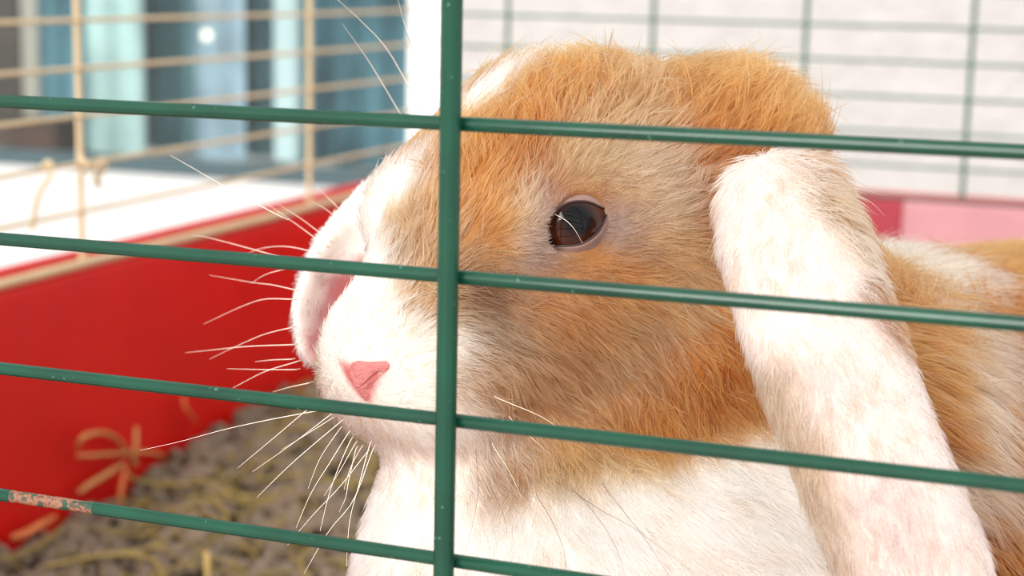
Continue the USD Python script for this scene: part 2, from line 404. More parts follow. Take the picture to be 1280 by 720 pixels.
lit.part("paper_pulp", join(pieces), m_pulp, True, kind="stuff", label="grey crumbs of paper pulp")
hs = []
for a in range(620):
    x, y = rng.uniform(tx0 + 0.02, -0.05), rng.uniform(0.20, 0.72)
    L, th = rng.uniform(0.018, 0.075), rng.uniform(0, 2 * np.pi)
    t = np.linspace(-0.5, 0.5, 6); bend = rng.normal(0, 1.6)
    px_, py_ = x + L * t * np.cos(th) - bend * L * t**2 * np.sin(th), y + L * t * np.sin(th) + bend * L * t**2 * np.cos(th)
    px_ = np.clip(px_, tx0 + 0.01, None)
    pz = litter_z(px_, py_) + rng.uniform(0.002, 0.008) + rng.uniform(-0.1, 0.16) * L * t
    hs.append(tube(np.stack([px_, py_, pz], 1), 0.00028 + 0.0009 * rng.random() ** 2.5, 4))
lit.part("hay", join(hs), m_hay, 30, kind="stuff", label="olive brown hay strands")
m_straw = mat("straw_tan", (190, 136, 80), 0.6, noise=(60, 0.15))
m_straw2 = mat("straw_orange", (198, 112, 58), 0.6, noise=(60, 0.15))
m_straw3 = mat("straw_pale", (190, 164, 96), 0.6, noise=(60, 0.15))
def LW(px, py, o): return hit(px, py, 0, tx0 + o)
for lab, pts, o, r, mm in (
    ("tan hay stalk lying level with its tip pointing left against the red wall", [(96, 570), (120, 569), (150, 567), (190, 566), (215, 578)], 0.010, 0.0011, m_straw),
    ("tan hay stalk bent into a hook against the red wall", [(97, 562), (101, 549), (112, 543), (130, 541), (146, 549), (160, 566), (172, 582)], 0.012, 0.0012, m_straw),
    ("short tan hay stalk standing upright in front of the red wall", [(170, 534), (170, 550), (168, 570), (165, 584)], 0.014, 0.0012, m_straw),
    ("thick tan hay stalk slanting down-left across the red wall", [(98, 616), (115, 604), (138, 590), (156, 578)], 0.010, 0.0015, m_straw),
    ("orange-brown hay stalk bent at a corner below the chewed bar", [(157, 584), (152, 610), (148, 640), (138, 658), (112, 668), (82, 672)], 0.018, 0.0013, m_straw2),
    ("broad tan hay stalk at the left end of the litter", [(14, 672), (30, 668), (48, 658), (69, 646)], 0.012, 0.0019, m_straw2),
    ("thin curled hay stalk hanging on the red wall under the second lowest bar", [(229, 494), (231, 508), (238, 518), (246, 528)], 0.008, 0.0009, m_straw2)):
    P = spline([LW(x, y, o + 0.004 * math.sin(i)) for i, (x, y) in enumerate(pts)], 16)
    solid("hay_stalk", tube(P, r * np.r_[np.linspace(0.7, 1, 4), np.ones(8), np.linspace(1, 0.6, 4)], 6), mm, 40, lab, "hay stalk", "loose hay stalks")
P = np.array([hit(258, 690 + 0, 1, 0.34), hit(259, 705, 1, 0.338), hit(260, 735, 1, 0.335)])
solid("hay_stalk", tube(spline(P, 8), 0.0012, 6), m_straw3, 40, "pale yellow hay stalk standing upright in the litter at the bottom edge", "hay stalk", "loose hay stalks")

# ------------------------------------------------------------------ the rabbit: one implicit surface for head, ears and body
th, pit = math.radians(50), math.radians(19)
rh, fh, UP = nrm([CAM_R[0][0], CAM_R[0][1], 0]), nrm([CAM_R[2][0], CAM_R[2][1], 0]), np.array([0, 0, 1.0])
HB0 = math.cos(th) * rh + math.sin(th) * fh          # level: backwards along the head
HN = math.sin(th) * rh - math.cos(th) * fh           # the rabbit's left
HU = math.cos(pit) * UP - math.sin(pit) * HB0
HB = math.cos(pit) * HB0 + math.sin(pit) * UP
NOSE = at(460, 470, 0.31)
HM = np.stack([HB, HN, HU], 1)


def L(u, v, w):
    """A point of the head in millimetres: back from the nose, to the rabbit's left, up."""
    return NOSE + HM @ (np.array([u, v, w]) * 0.001)


prims = []
def ell(c, r, M=HM, k=0.006, grp="head"): prims.append(("e", np.asarray(c), np.asarray(r) * 0.001, np.asarray(M), k, grp))
def cone(a, b, ra, rb, k=0.006, grp="head"): prims.append(("c", np.asarray(a), np.asarray(b), (ra * 0.001, rb * 0.001), k, grp))
def both(u, v, w, r, k=0.006):
    for s_ in (1, -1):
        ell(L(u, s_ * v, w), r, k=k)


both(10, 7.5, -5, (11.5, 11, 11.5))                 # muzzle pads
both(22, 10, -7, (16, 11.5, 12.5), k=0.01)          # muzzle flanks
ell(L(4, 0, 0), (6, 6.5, 7))                        # nose tip
cone(L(10, 0, 3), L(36, 0, 10), 11.5, 19, k=0.008)  # bridge
ell(L(50, 0, 6), (28, 26, 26), k=0.01)              # skull
ell(L(57, 2, 14), (23, 22, 21), k=0.01)             # crown
both(46, 15, -9, (26, 17, 21), k=0.010)             # cheeks
cone(L(12, 0, -13), L(46, 0, -16), 8, 19, k=0.010)  # jaw
ell(L(17, 0, -15.5), (11, 10, 7.5), k=0.004)         # chin
both(36, 15, 16, (12, 9.5, 9), k=0.006)             # brow
ell(L(74, 25, 11), (20, 16, 16), k=0.010)           # ear roots
ell(L(76, -22, 7), (20, 15, 15), k=0.010)
ell(L(86, 24, 9), (15, 15, 14), k=0.010)           # scruff behind the ear
I3 = np.eye(3)
def B(px, py, d, r, k=0.014): ell(at(px, py, d), r, M=I3, k=k, grp="body")
cone(L(64, 6, 5), at(975, 585, 0.36), 25, 44, k=0.012, grp="body")
B(760, 810, 0.335, (40, 40, 52))
B(980, 760, 0.345, (52, 45, 60))
B(620, 700, 0.342, (20, 24, 34))
B(605, 810, 0.335, (24, 28, 40))
B(1105, 610, 0.40, (58, 70, 51))
B(1290, 600, 0.50, (80, 95, 65))
# haunch and belly, down to the litter
ell(at(1290, 760, 0.50) + [0, 0, -0.01], (70, 90, 60), M=I3, k=0.02, grp="body")
for dx, dy in ((-0.005, -0.01), (0.055, -0.005)):    # fore paws
    q = at(800, 900, 0.31) + [dx, dy, 0]
    cone(q, [q[0], q[1] - 0.004, 0.066], 15, 11, k=0.01, grp="body")
    ell([q[0], q[1] - 0.018, 0.062], (10, 20, 9), M=I3, k=0.008, grp="body")
ell(at(1330, 620, 0.60), (26, 22, 24), M=I3, k=0.01, grp="body")   # scut


def chain(pts, k, grp):
    P = np.array([at(x, y, d) for x, y, d, *_ in pts])
    for i, (x, y, d, hw, ht) in enumerate(pts):
        a, b = P[min(i + 1, len(P) - 1)], P[max(i - 1, 0)]
        t = nrm(a - b); Wd = nrm(np.cross(t, nrm(P[i] - EYE_C))); Td = np.cross(Wd, t)
        ell(P[i], (hw, ht, np.linalg.norm(a - b) / 2 * 1250), M=np.stack([Wd, Td, t], 1), k=k, grp=grp)


near_ear = [(968, 250, .300, 9.5, 9), (985, 300, .292, 11.5, 8), (1012, 375, .287, 12.5, 7), (1038, 450, .284, 12.5, 6.5), (1072, 540, .282, 12, 6), (1106, 625, .281, 12, 6), (1140, 705, .281, 12, 6), (1170, 775, .281, 10, 5.5), (1190, 830, .282, 6, 5)]
chain(near_ear, 0.004, "ear")
far_ear = [(535, 225, .372, 8, 8), (485, 285, .368, 10.5, 7), (453, 340, .362, 12, 6.5), (436, 395, .358, 12, 6), (429, 440, .356, 9, 5)]
chain(far_ear, 0.004, "ear_far")


def sd(P, p):
    if p[0] == "e":
        q = (P - p[1]) @ p[3]; r = p[2]
        k0 = np.linalg.norm(q / r, axis=-1); k1 = np.linalg.norm(q / r**2, axis=-1)
        return k0 * (k0 - 1) / np.maximum(k1, 1e-9)
    a, b, (ra, rb) = p[1], p[2], p[3]
    ab = b - a; t = np.clip(((P - a) @ ab) / (ab @ ab), 0, 1)
    return np.linalg.norm(P - a - t[..., None] * ab, axis=-1) - (ra + (rb - ra) * t)


def smin(a, b, k):
    h = np.maximum(k - abs(a - b), 0) / k
    return np.minimum(a, b) - h * h * k * 0.25


carves = []


def field(P, grp=None):
    d = None
    for p in prims:
        if grp is None or p[5] in grp:
            e = sd(P, p); d = e if d is None else smin(d, e, p[4])
    if grp is None:
        for c, r, M, k in carves:
            d = -smin(-d, sd(P, ("e", c, r, M)), k)
    return d


def grad(P, e=3e-4):
    return nrm(np.stack([field(P + np.eye(3)[k] * e) - field(P - np.eye(3)[k] * e) for k in range(3)], -1))


def trace(px, grp=None, n=70):
    """Where the camera's rays through the pixels meet the rabbit, or pass nearest to it."""
    px = np.asarray(px, float)
    D = np.stack([(px[:, 0] - 640) / FPX, (px[:, 1] - 360) / FPX, np.ones(len(px))], -1) @ CAM_R
    ln = np.linalg.norm(D, axis=1); t = np.full(len(px), 0.2); best = np.full(len(px), 9.0); tb = t.copy()
    for _ in range(n):
        d = field(EYE_C + D * t[:, None], grp)
        go = (d < best - 1e-6); best = np.where(go, d, best); tb = np.where(go, t, tb)
        t = np.minimum(t + np.maximum(d, -0.01) * 0.85 / ln + 1e-5 * (d > 2e-4), 0.9)
    return EYE_C + D * tb[:, None]


# the eye's place
PE = trace([(719, 281)], ("head", "body"))[0]
NE = nrm(np.mean(grad(trace([(719, 281), (690, 270), (750, 275), (715, 250), (720, 315), (740, 300), (670, 290)], ("head", "body"))), 0))
NE = nrm(NE + 0.55 * nrm(EYE_C - PE))
RE = 0.0078
CE = PE - nrm(NE + 0.8 * nrm(EYE_C - PE)) * (RE - 0.0002)
almond_px = [(684, 305), (684, 290), (689, 275), (697, 263), (708, 255), (721, 252), (736, 253), (748, 258), (757, 264), (755, 277), (748, 289), (738, 298), (724, 305), (708, 307), (694, 307)]


def on_sphere(px, c, r):
    out = []
    for x, y in px:
        D = nrm(ray(x, y)); oc = EYE_C - c; b = oc @ D; disc = b * b - (oc @ oc - r * r)
        out.append(EYE_C + D * (-b - math.sqrt(max(disc, 0))))
    return np.array(out)


alm = spline(np.vstack([on_sphere(almond_px, CE, RE)] * 1 + [on_sphere(almond_px[:1], CE, RE)]), 49)[:-1]
AC = alm.mean(0)
eX = nrm(np.cross(UP, NE)); eY = np.cross(NE, eX)
ROLL = math.radians(28)
eA, eB = math.cos(ROLL) * eX + math.sin(ROLL) * eY, -math.sin(ROLL) * eX + math.cos(ROLL) * eY
carves.append((AC + NE * 0.001, np.array([6.6, 4.6, 5.5]) * 0.001, np.stack([eA, eB, NE], 1), 0.0012))
# hollow inside of the far ear, open towards the front
q = trace([(402, 395)], ("ear_far",))[0]
d_ = nrm(EYE_C - q)
tt = nrm(at(429, 440, .356) - at(485, 285, .368)); Wd = nrm(np.cross(tt, -d_)); Td = np.cross(Wd, tt)
ear_hollow = (at(412, 385, .360) - (-d_) * 0.009, np.array([7.5, 7.5, 21]) * 0.001, np.stack([Wd, Td, tt], 1), 0.003)
carves.append(ear_hollow)


def surface_net(h, lo, hi):
    """Naive surface nets of the field on a lattice, evaluated finely near the surface only."""
    n = np.ceil((hi - lo) / h / 8).astype(int) * 8 + 1
    big = 8
    cg = [lo[k] + (np.arange((n[k] - 1) // big) + 0.5) * h * big for k in range(3)]
    cc = np.stack(np.meshgrid(*cg, indexing="ij"), -1); dc = field(cc.reshape(-1, 3)).reshape(cc.shape[:3])
    D = np.repeat(np.repeat(np.repeat(np.where(dc > 0, 1.0, -1.0), big, 0), big, 1), big, 2)
    D = np.pad(D, ((0, 1),) * 3, mode="edge")
    idx = np.argwhere(abs(dc) < h * big * 1.6)
    o = np.stack(np.meshgrid(*[np.arange(big + 1)] * 3, indexing="ij"), -1).reshape(-1, 3)
    for s0 in range(0, len(idx), 400):
        I = (idx[s0:s0 + 400, None] * big + o[None]).reshape(-1, 3)
        D[I[:, 0], I[:, 1], I[:, 2]] = field(lo + I * h)
    s = D < 0
    m = np.zeros(np.array(D.shape) - 1, int)
    cnt = np.zeros(m.shape); acc = np.zeros(m.shape + (3,))
    sl = lambda a, b: tuple(slice(a_, a_ + m.shape[i]) for i, a_ in enumerate(a))
    corners = list(np.ndindex(2, 2, 2))
    c8 = sum(s[sl(c, 0)].astype(int) for c in corners)
    cells = np.argwhere((c8 > 0) & (c8 < 8))
    pos = np.zeros((len(cells), 3)); w = np.zeros(len(cells))
    for a in corners:
        for k in range(3):
            if a[k] == 0:
                b = list(a); b[k] = 1
                A = cells + a; Bq = cells + b
                da, db = D[A[:, 0], A[:, 1], A[:, 2]], D[Bq[:, 0], Bq[:, 1], Bq[:, 2]]
                x = (da < 0) != (db < 0); t = np.where(x, da / np.where(x, da - db, 1), 0)
                pt = np.array(a, float) + np.zeros((len(cells), 1)); pt[:, k] += t
                pos += np.where(x[:, None], pt, 0); w += x
    V = lo + (cells + pos / w[:, None]) * h
    num = np.full(m.shape, -1); num[cells[:, 0], cells[:, 1], cells[:, 2]] = np.arange(len(cells))
    F = []
    for k in range(3):
        i, j = (k + 1) % 3, (k + 2) % 3
        e = [0, 0, 0]; e[k] = 1
        a = s[tuple(slice(0, s.shape[q] - e[q]) for q in range(3))]; b = s[tuple(slice(e[q], None) for q in range(3))]
        E = np.argwhere(a != b); E = E[(E[:, i] > 0) & (E[:, j] > 0) & (E[:, i] < m.shape[i]) & (E[:, j] < m.shape[j])]
        fl = a[E[:, 0], E[:, 1], E[:, 2]]
        def cell(di, dj):
            c = E.copy(); c[:, i] -= di; c[:, j] -= dj
            return num[c[:, 0], c[:, 1], c[:, 2]]
        Q = np.stack([cell(1, 1), cell(0, 1), cell(0, 0), cell(1, 0)], 1)
        Q[~fl] = Q[~fl][:, ::-1]
        F.append(Q)
    Q = np.vstack(F); Q = Q[(Q >= 0).all(1)]
    return V, np.vstack([Q[:, [0, 1, 2]], Q[:, [0, 2, 3]]])


lo, hi = np.array([9.0] * 3), np.array([-9.0] * 3)
for p in prims:
    if p[0] == "e":
        e = np.sqrt(((p[3] * p[2]) ** 2).sum(1)); lo, hi = np.minimum(lo, p[1] - e), np.maximum(hi, p[1] + e)
    else:
        for c, r in zip(p[1:3], p[3]):
            lo, hi = np.minimum(lo, c - r), np.maximum(hi, c + r)
V, Fc = surface_net(0.0021, lo - 0.006, hi + 0.006)
for c_, r_ in ((AC, 0.0115), (AC, 0.0085), (L(-2, 2.5, 1), 0.008)):     # finer skin about the eye and the nose
    V, Fc = trimesh.remesh.subdivide(V, Fc, np.where((np.linalg.norm(V[Fc].mean(1) - c_, axis=1) < r_))[0])
for _ in range(3):
    V = V - grad(V) * np.clip(field(V), -0.001, 0.001)[:, None]
body = trimesh.Trimesh(V, Fc, process=False)
parts_ = body.split(only_watertight=False) if False else None
GV = grad(V)

# ---- coat: colours and lie of the hair, read off where the photograph shows them, as spots on the animal
W_, C_, O_, D_, T_, P_, G_ = (252, 248, 243), (250, 238, 220), (226, 160, 88), (200, 130, 62), (232, 190, 138), (240, 214, 182), (140, 104, 74)
COAT = [
    (W_, [(688, 62), (660, 80), (638, 98), (608, 118), (592, 130), (505, 226), (515, 234), (484, 226), (470, 248), (474, 236), (462, 262), (455, 255), (464, 232), (458, 275), (450, 300)]),
    ((251, 245, 236), [(448, 330), (465, 335), (440, 365), (425, 410), (415, 440), (470, 375), (495, 395), (525, 425), (520, 470), (490, 430), (500, 500), (470, 525), (450, 540), (430, 515), (500, 548), (530, 540), (570, 425), (578, 455), (565, 500), (590, 525), (575, 560), (545, 575), (480, 350)]),
    (O_, [(500, 188), (515, 190), (488, 198), (530, 175), (525, 142), (545, 128), (512, 170), (565, 112), (600, 96), (625, 88), (545, 195), (535, 235), (590, 175), (600, 230), (640, 195), (660, 150), (600, 280), (570, 250), (625, 250), (630, 300), (690, 90), (700, 120), (740, 60), (780, 80), (840, 90), (900, 100), (950, 110), (990, 130), (960, 160), (900, 150), (850, 130), (880, 160), (1010, 160), (1050, 205), (740, 120), (660, 120), (640, 150)]),
    (D_, [(680, 175), (880, 205), (885, 240), (878, 180), (745, 246), (660, 210), (890, 262), (700, 245)]),
    (T_, [(555, 290), (500, 285), (525, 265), (530, 335), (520, 365), (545, 385), (800, 130), (740, 160), (700, 210), (820, 160), (770, 150), (600, 330), (790, 245), (800, 300), (850, 300), (870, 340), (640, 345), (760, 420), (700, 340), (850, 380)]),
    ((206, 168, 128), [(510, 312), (545, 320), (560, 345), (530, 300)]),
    ((238, 208, 165), [(720, 190), (760, 200), (735, 215), (650, 280), (655, 260)]),
    (P_, [(780, 200), (820, 200), (850, 220), (840, 260), (860, 245), (810, 265), (800, 220)]),
    ((206, 186, 178), [(676, 300), (668, 318), (700, 318), (768, 275), (776, 290), (655, 335), (675, 285), (690, 255)]),
    ((232, 170, 104), [(740, 322), (720, 335), (770, 340), (700, 330)]),
    (G_, [(590, 362), (612, 372), (595, 345), (625, 360)]),
    ((196, 170, 138), [(600, 398), (620, 410), (640, 392), (612, 440), (650, 425)]),
    ((212, 152, 90), [(660, 400), (700, 400), (680, 380), (730, 390)]),
    ((206, 160, 112), [(700, 450), (650, 470), (760, 500), (700, 510), (640, 500), (800, 480), (740, 460), (670, 530), (820, 430)]),
    ((226, 182, 132), [(600, 470), (612, 462), (590, 480)]),
    ((214, 148, 76), [(850, 470), (900, 420), (870, 500), (830, 510), (880, 440)]),
    ((206, 136, 58), [(900, 480), (930, 470), (925, 440), (945, 490)]),
    ((228, 168, 96), [(880, 522), (800, 540), (840, 535), (915, 512), (780, 525)]),
    ((238, 198, 142), [(740, 562), (790, 560), (700, 575), (680, 560)]),
    ((206, 168, 126), [(640, 596), (628, 588), (645, 580)]),
    ((242, 222, 206), [(620, 560), (605, 580), (650, 555), (610, 600)]),
    (W_, [(500, 610), (520, 680), (560, 640), (600, 660), (700, 640), (800, 620), (760, 600), (850, 585), (900, 565), (950, 540), (980, 600), (900, 660), (1000, 680), (800, 700), (640, 700), (690, 610), (560, 600), (640, 630), (730, 700), (500, 700), (960, 700)]),
    ((250, 238, 232), [(985, 300), (1000, 360), (1020, 430), (1050, 430), (960, 300), (1050, 500), (1080, 540), (1110, 640), (1140, 700), (1060, 600), (1090, 700), (930, 300), (1050, 330), (1080, 420), (920, 350), (950, 420), (1010, 500), (1140, 560), (1170, 640), (1200, 700), (960, 230), (1000, 215), (1110, 480), (1060, 660)]),
    ((238, 212, 180), [(985, 520), (1000, 560), (1012, 600), (1030, 650), (972, 490), (1045, 240), (1072, 275), (1085, 310), (1020, 220), (1040, 690)]),
    ((244, 222, 218), [(1120, 640), (1105, 600), (1130, 680), (1040, 470)]),
    ((216, 166, 102), [(1062, 245), (1065, 225)]),
    ((246, 230, 206), [(1100, 320), (1125, 318), (1145, 330), (1185, 375), (1165, 345), (1110, 335)]),
    ((200, 138, 72), [(1130, 370), (1150, 410), (1115, 385), (1160, 430), (1150, 480), (1145, 450)]),
    ((210, 146, 74), [(1220, 320), (1260, 300), (1200, 300), (1275, 330), (1180, 305)]),
    ((188, 120, 54), [(1250, 380), (1260, 480), (1230, 400), (1275, 430), (1270, 550), (1250, 660), (1270, 690), (1235, 640), (1215, 350), (1180, 530), (1165, 500)]),
    ((232, 206, 176), [(1180, 450), (1200, 500), (1210, 430), (1230, 450), (1212, 560), (1225, 600), (1205, 580), (1195, 525)]),
    ((196, 136, 74), [(1250, 570), (1265, 610), (1255, 530)]),
]
EAR_PINK = (228, 140, 140)
FAR_EAR = [(W_, [(366, 400), (362, 440), (374, 360), (395, 318), (420, 290), (372, 465), (390, 480)]), (EAR_PINK, [(420, 350), (405, 390), (400, 420), (412, 370), (396, 440), (425, 335), (398, 370), (390, 400), (388, 425), (410, 345)])]
# direction of the hair in the picture, its lift (0 lies flat, 1 stands) and length in mm
COMB = [
    ((0.05, -1, .35, 4.0), [(440, 440), (470, 425), (500, 430)]), ((-0.3, -1, .3, 3.5), [(430, 350), (445, 300)]), ((-.5, -1, .3, 5), [(470, 230), (490, 205), (460, 260)]), ((0.2, -1, .25, 5), [(480, 330), (480, 260), (470, 300)]),
    ((0.9, -.2, .3, 3.5), [(520, 430), (530, 480)]), ((0.8, .5, .3, 4), [(560, 480), (520, 530)]), ((-.2, 1, .3, 3.5), [(460, 530), (430, 510)]), ((.3, 1, .35, 5), [(540, 575), (500, 560)]),
    ((.12, -1, .22, 7), [(540, 250), (590, 230), (560, 310), (620, 280)]), ((.25, -1, .3, 8), [(610, 180), (650, 150), (560, 170), (600, 120)]), ((.1, -1, .45, 9), [(690, 90), (740, 60), (640, 100)]),
    ((.2, -1, .5, 10), [(780, 80), (720, 110)]), ((.45, -1, .5, 11), [(840, 90), (880, 110), (800, 130)]), ((.8, -.9, .5, 12), [(940, 110), (960, 150), (900, 150)]), ((1, -.5, .45, 12), [(1000, 150), (1040, 200)]),
    ((.35, -1, .25, 7), [(700, 170), (680, 200), (740, 170)]), ((.7, -.8, .2, 7), [(780, 190), (820, 180)]), ((.8, -.45, .18, 6), [(800, 230), (840, 210), (860, 190)]), ((.6, -.9, .3, 7), [(880, 210), (885, 240)]),
    ((.9, .0, .15, 5), [(760, 235), (790, 245)]), ((1, .1, .18, 6), [(820, 270), (790, 285)]), ((1, .3, .18, 6), [(850, 300), (830, 340)]), ((.8, .6, .18, 6), [(870, 360)]),
    ((.35, -1, .2, 5), [(650, 250), (640, 300), (675, 250)]), ((.5, .5, .15, 3.5), [(680, 310), (660, 330)]), ((1, .2, .18, 5), [(730, 330), (690, 340), (620, 350)]),
    ((1, .35, .22, 6), [(600, 370), (640, 390), (600, 420)]), ((.9, .5, .22, 7), [(680, 410), (720, 400), (640, 440)]), ((.75, .7, .22, 8), [(700, 450), (760, 420), (650, 480)]), ((.55, .85, .22, 8), [(760, 480), (820, 440), (700, 520)]),
    ((.4, 1, .25, 9), [(850, 480), (900, 440), (920, 480)]), ((.1, 1, .3, 9), [(780, 550), (850, 530), (720, 570)]), ((.35, 1, .3, 7), [(630, 580), (610, 540), (660, 560)]),
    ((-.15, 1, .25, 7), [(500, 620), (520, 690)]), ((.1, 1, .3, 9), [(600, 650), (640, 690)]), ((.6, .8, .3, 9), [(720, 640), (800, 640), (760, 700)]), ((.8, .6, .3, 9), [(880, 600), (950, 560), (900, 680), (980, 640)]),
    ((.1, 1, .22, 4), [(930, 300), (940, 360)]), ((.3, 1, .22, 4.5), [(990, 300), (1010, 380), (1040, 450)]), ((.42, 1, .22, 4.5), [(1075, 540), (1110, 630), (1140, 710)]), ((.2, 1, .22, 5), [(990, 520), (1010, 600)]), ((.55, 1, .3, 4), [(1085, 330), (1120, 450), (1170, 580)]),
    ((.5, .5, .35, 6), [(1000, 210), (1030, 225)]), ((.15, 1, .25, 5), [(910, 250), (930, 225), (960, 215), (950, 250)]), ((.9, .4, .4, 7), [(1060, 240)]),
    ((.15, -1, .55, 12), [(1110, 325), (1140, 330)]), ((.5, -1, .5, 13), [(1180, 370), (1160, 400), (1130, 380)]), ((1, -.5, .3, 13), [(1220, 330), (1250, 380), (1200, 420), (1270, 310)]), ((1, .1, .3, 12), [(1180, 460), (1230, 460)]), ((1, .45, .3, 12), [(1220, 530), (1260, 520), (1200, 590)]), ((.5, 1, .3, 12), [(1240, 640), (1265, 690), (1190, 520)]),
    ((-.6, .9, .3, 3), [(375, 400), (400, 340), (385, 460)]),
]


def spots(table):
    pts = [q for _, ps in table for q in ps]
    val = np.array([v for v, ps in table for _ in ps], float)
    return np.array(pts, float), val


HALL = ("head", "ear", "body")
cp, cv = spots(COAT); cP = trace(cp, HALL)
fp, fv = spots(FAR_EAR); fP = trace(fp, ("ear_far",))
mp, mv = spots(COMB); mP = trace(mp)
mD = (np.c_[mv[:, :2], np.zeros(len(mv))] / np.linalg.norm(mv[:, :2], axis=1, keepdims=True)) @ CAM_R
# the head is marked alike on both sides
is_head = np.array([field(p[None], ("head",))[0] < 0.004 and field(p[None], ("ear",))[0] > 0.001 for p in cP]) & (((cP - NOSE) @ HN) > np.where((cP - NOSE) @ HB < 0.048, 0.0185, 0.010))
mir = lambda P: P - 2 * ((P - NOSE) @ HN)[:, None] * HN
cP, cv = np.vstack([cP, mir(cP[is_head])]), np.vstack([cv, cv[is_head]])
mh = np.array([field(p[None], ("head",))[0] < 0.004 and field(p[None], ("ear",))[0] > 0.001 for p in mP]) & (((mP - NOSE) @ HN) > 0.006)
mP, mD, mv = np.vstack([mP, mir(mP[mh])]), np.vstack([mD, mD[mh] - 2 * (mD[mh] @ HN)[:, None] * HN]), np.vstack([mv, mv[mh]])
BODY_SPOTS = [((0.10, 0.35, 0.24), (188, 120, 54)), ((0.22, 0.30, 0.2), (188, 120, 54)), ((0.2, 0.2, 0.15), (214, 160, 96)), ((0.28, 0.42, 0.2), (188, 120, 54)), ((0.1, 0.1, 0.06), W_), ((0.0, 0.1, 0.08), W_), ((0.02, 0.25, 0.1), W_), ((0.2, 0.3, 0.07), W_), ((0.1, 0.45, 0.2), (188, 120, 54))]
cP, cv = np.vstack([cP, np.array([a for a, _ in BODY_SPOTS])]), np.vstack([cv, np.array([b for _, b in BODY_SPOTS], float)])


def nearest(P, Q, val, sig, k=6):
    from scipy.spatial import cKDTree
    d, i = cKDTree(Q).query(P, k=k)
    w = np.exp(-(d**2 - d[:, :1] ** 2) / (2 * sig**2)); w /= w.sum(1, keepdims=True)
    return (val[i] * w[..., None]).sum(1)


def group_of(P):
    g = np.stack([field(P, ("head", "body")) - 0.0005, field(P, ("ear",)), field(P, ("ear_far",))], 1)
    return g.argmin(1)


ear_spot = np.array([field(p[None], ("ear",))[0] < field(p[None], ("head", "body"))[0] for p in cP[:len(cp)]] + [False] * (len(cP) - len(cp)))


def coat_curve(c):
    c = np.clip(c, 0, 1)
    return 0.485 * c ** np.array([1.06, 1.13, 1.10]) * (1 + 0.74 * np.clip((c.min(-1, keepdims=True) - 0.5) / 0.4, 0, 1))


def coat_colour(P, jit=0.0, g=None):
    g = group_of(P) if g is None else g
    Pj = P + rng.normal(0, 1, P.shape) * jit if jit else P
    out = np.zeros((len(P), 3))
    for k, (Q, val, sig) in enumerate(((cP[~ear_spot], lin(cv[~ear_spot]), 0.0028), (cP[ear_spot], lin(cv[ear_spot]), 0.003), (fP, lin(fv), 0.0018))):
        if (g == k).any():
            out[g == k] = nearest(Pj[g == k], Q, val, sig)
    return coat_curve(out)


rab = Thing("rabbit", "orange and white lop-eared rabbit sitting in the cage behind the green bars", "rabbit", (0.06, 0.16, 0.055))
gv = group_of(V)
skin = coat_colour(V, 0, gv) * np.array([0.95, 0.92, 0.9])
qv = (V - NOSE) @ HM * 1000
nb = np.clip(np.minimum.reduce([5.9 - 0.62 * np.maximum(4.0 - qv[:, 2], 0) - abs(qv[:, 1] - 2.2), 5.2 - qv[:, 2], qv[:, 2] + 3.8, 3 - qv[:, 0]]) / 1.6, 0, 1)[:, None]
skin = skin * (1 - nb) + lin((186, 92, 92)) * nb
path = rab.part("body", body, None, True)
mesh_prim = UsdGeom.Mesh.Get(stage, path)
UsdGeom.PrimvarsAPI(mesh_prim).CreatePrimvar("coat", Sdf.ValueTypeNames.Color3fArray, "vertex").Set(Vt.Vec3fArray.FromNumpy(skin.astype(np.float32)))
m_skin = usdkit.material(stage, f"{LK}/rabbit_skin", {"a": ("attribute", {"attribute": "coat"}), "p": ("principled_bsdf", {"roughness": 0.8, "specular_ior_level": 0.15})}, [("a.color", "p.base_color")], surface="p.BSDF")
UsdShade.MaterialBindingAPI.Apply(mesh_prim.GetPrim()).Bind(m_skin)

# ---- fur
m_fur = usdkit.material(stage, f"{LK}/rabbit_fur", {
    "a": ("attribute", {"attribute": "coat"}), "h": ("hair_info", {}), "mu": ("mix", {"mix_type": "multiply", "fac": 1.0}),
    "r": ("rgb_ramp", {"ramp": [(0.0, (0.80, 0.76, 0.74)), (0.45, (1, 1, 1)), (1.0, (1, 1, 1))]}),
    "p": ("principled_hair_bsdf", {"model": "Chiang", "parametrization": "Direct coloring", "roughness": 0.45, "radial_roughness": 0.7, "coat": 0.0, "ior": 1.45, "offset": 0.03})},
    [("a.color", "mu.color1"), ("h.intercept", "r.fac"), ("r.color", "mu.color2"), ("mu.color", "p.color")], surface="p.BSDF")
tri = V[Fc]; cen = tri.mean(1)
area = np.linalg.norm(np.cross(tri[:, 1] - tri[:, 0], tri[:, 2] - tri[:, 0]), axis=1) / 2 * 1e6      # mm2
fn = GV[Fc].mean(1)
dist = np.linalg.norm(cen - EYE_C, axis=1)
facing = (fn * nrm(EYE_C - cen)).sum(1)
gt = group_of(cen)
dens = np.clip(0.34 / dist, 0.3, 1.0) ** 2
dens *= np.where(facing > -0.3, 1.0, 0.04)
pr_ = proj(cen)
inframe = (pr_[:, 0] > -60) & (pr_[:, 0] < 1400) & (pr_[:, 1] < 840)
dens *= np.where(inframe, 1, 0.04)
near_eye = np.linalg.norm(cen - AC, axis=1) < 0.011
dens *= np.where(near_eye, 2.4, 1.0) * np.where(np.linalg.norm(cen - L(-1, 3, 1), axis=1) < 0.013, 2.4, 1.0)
thick = np.where((facing > -0.3) & inframe, 1.0, 2.6)
NH = int(215000 * FUR_SCALE)
print('visible mm2', area[(facing > -0.3) & inframe].sum(), 'hairs per mm2', NH / (dens * area).sum())
pick = rng.choice(len(Fc), NH, p=dens * area / (dens * area).sum())
b = rng.random((NH, 2)); b = np.where(b.sum(1, keepdims=True) > 1, 1 - b, b)
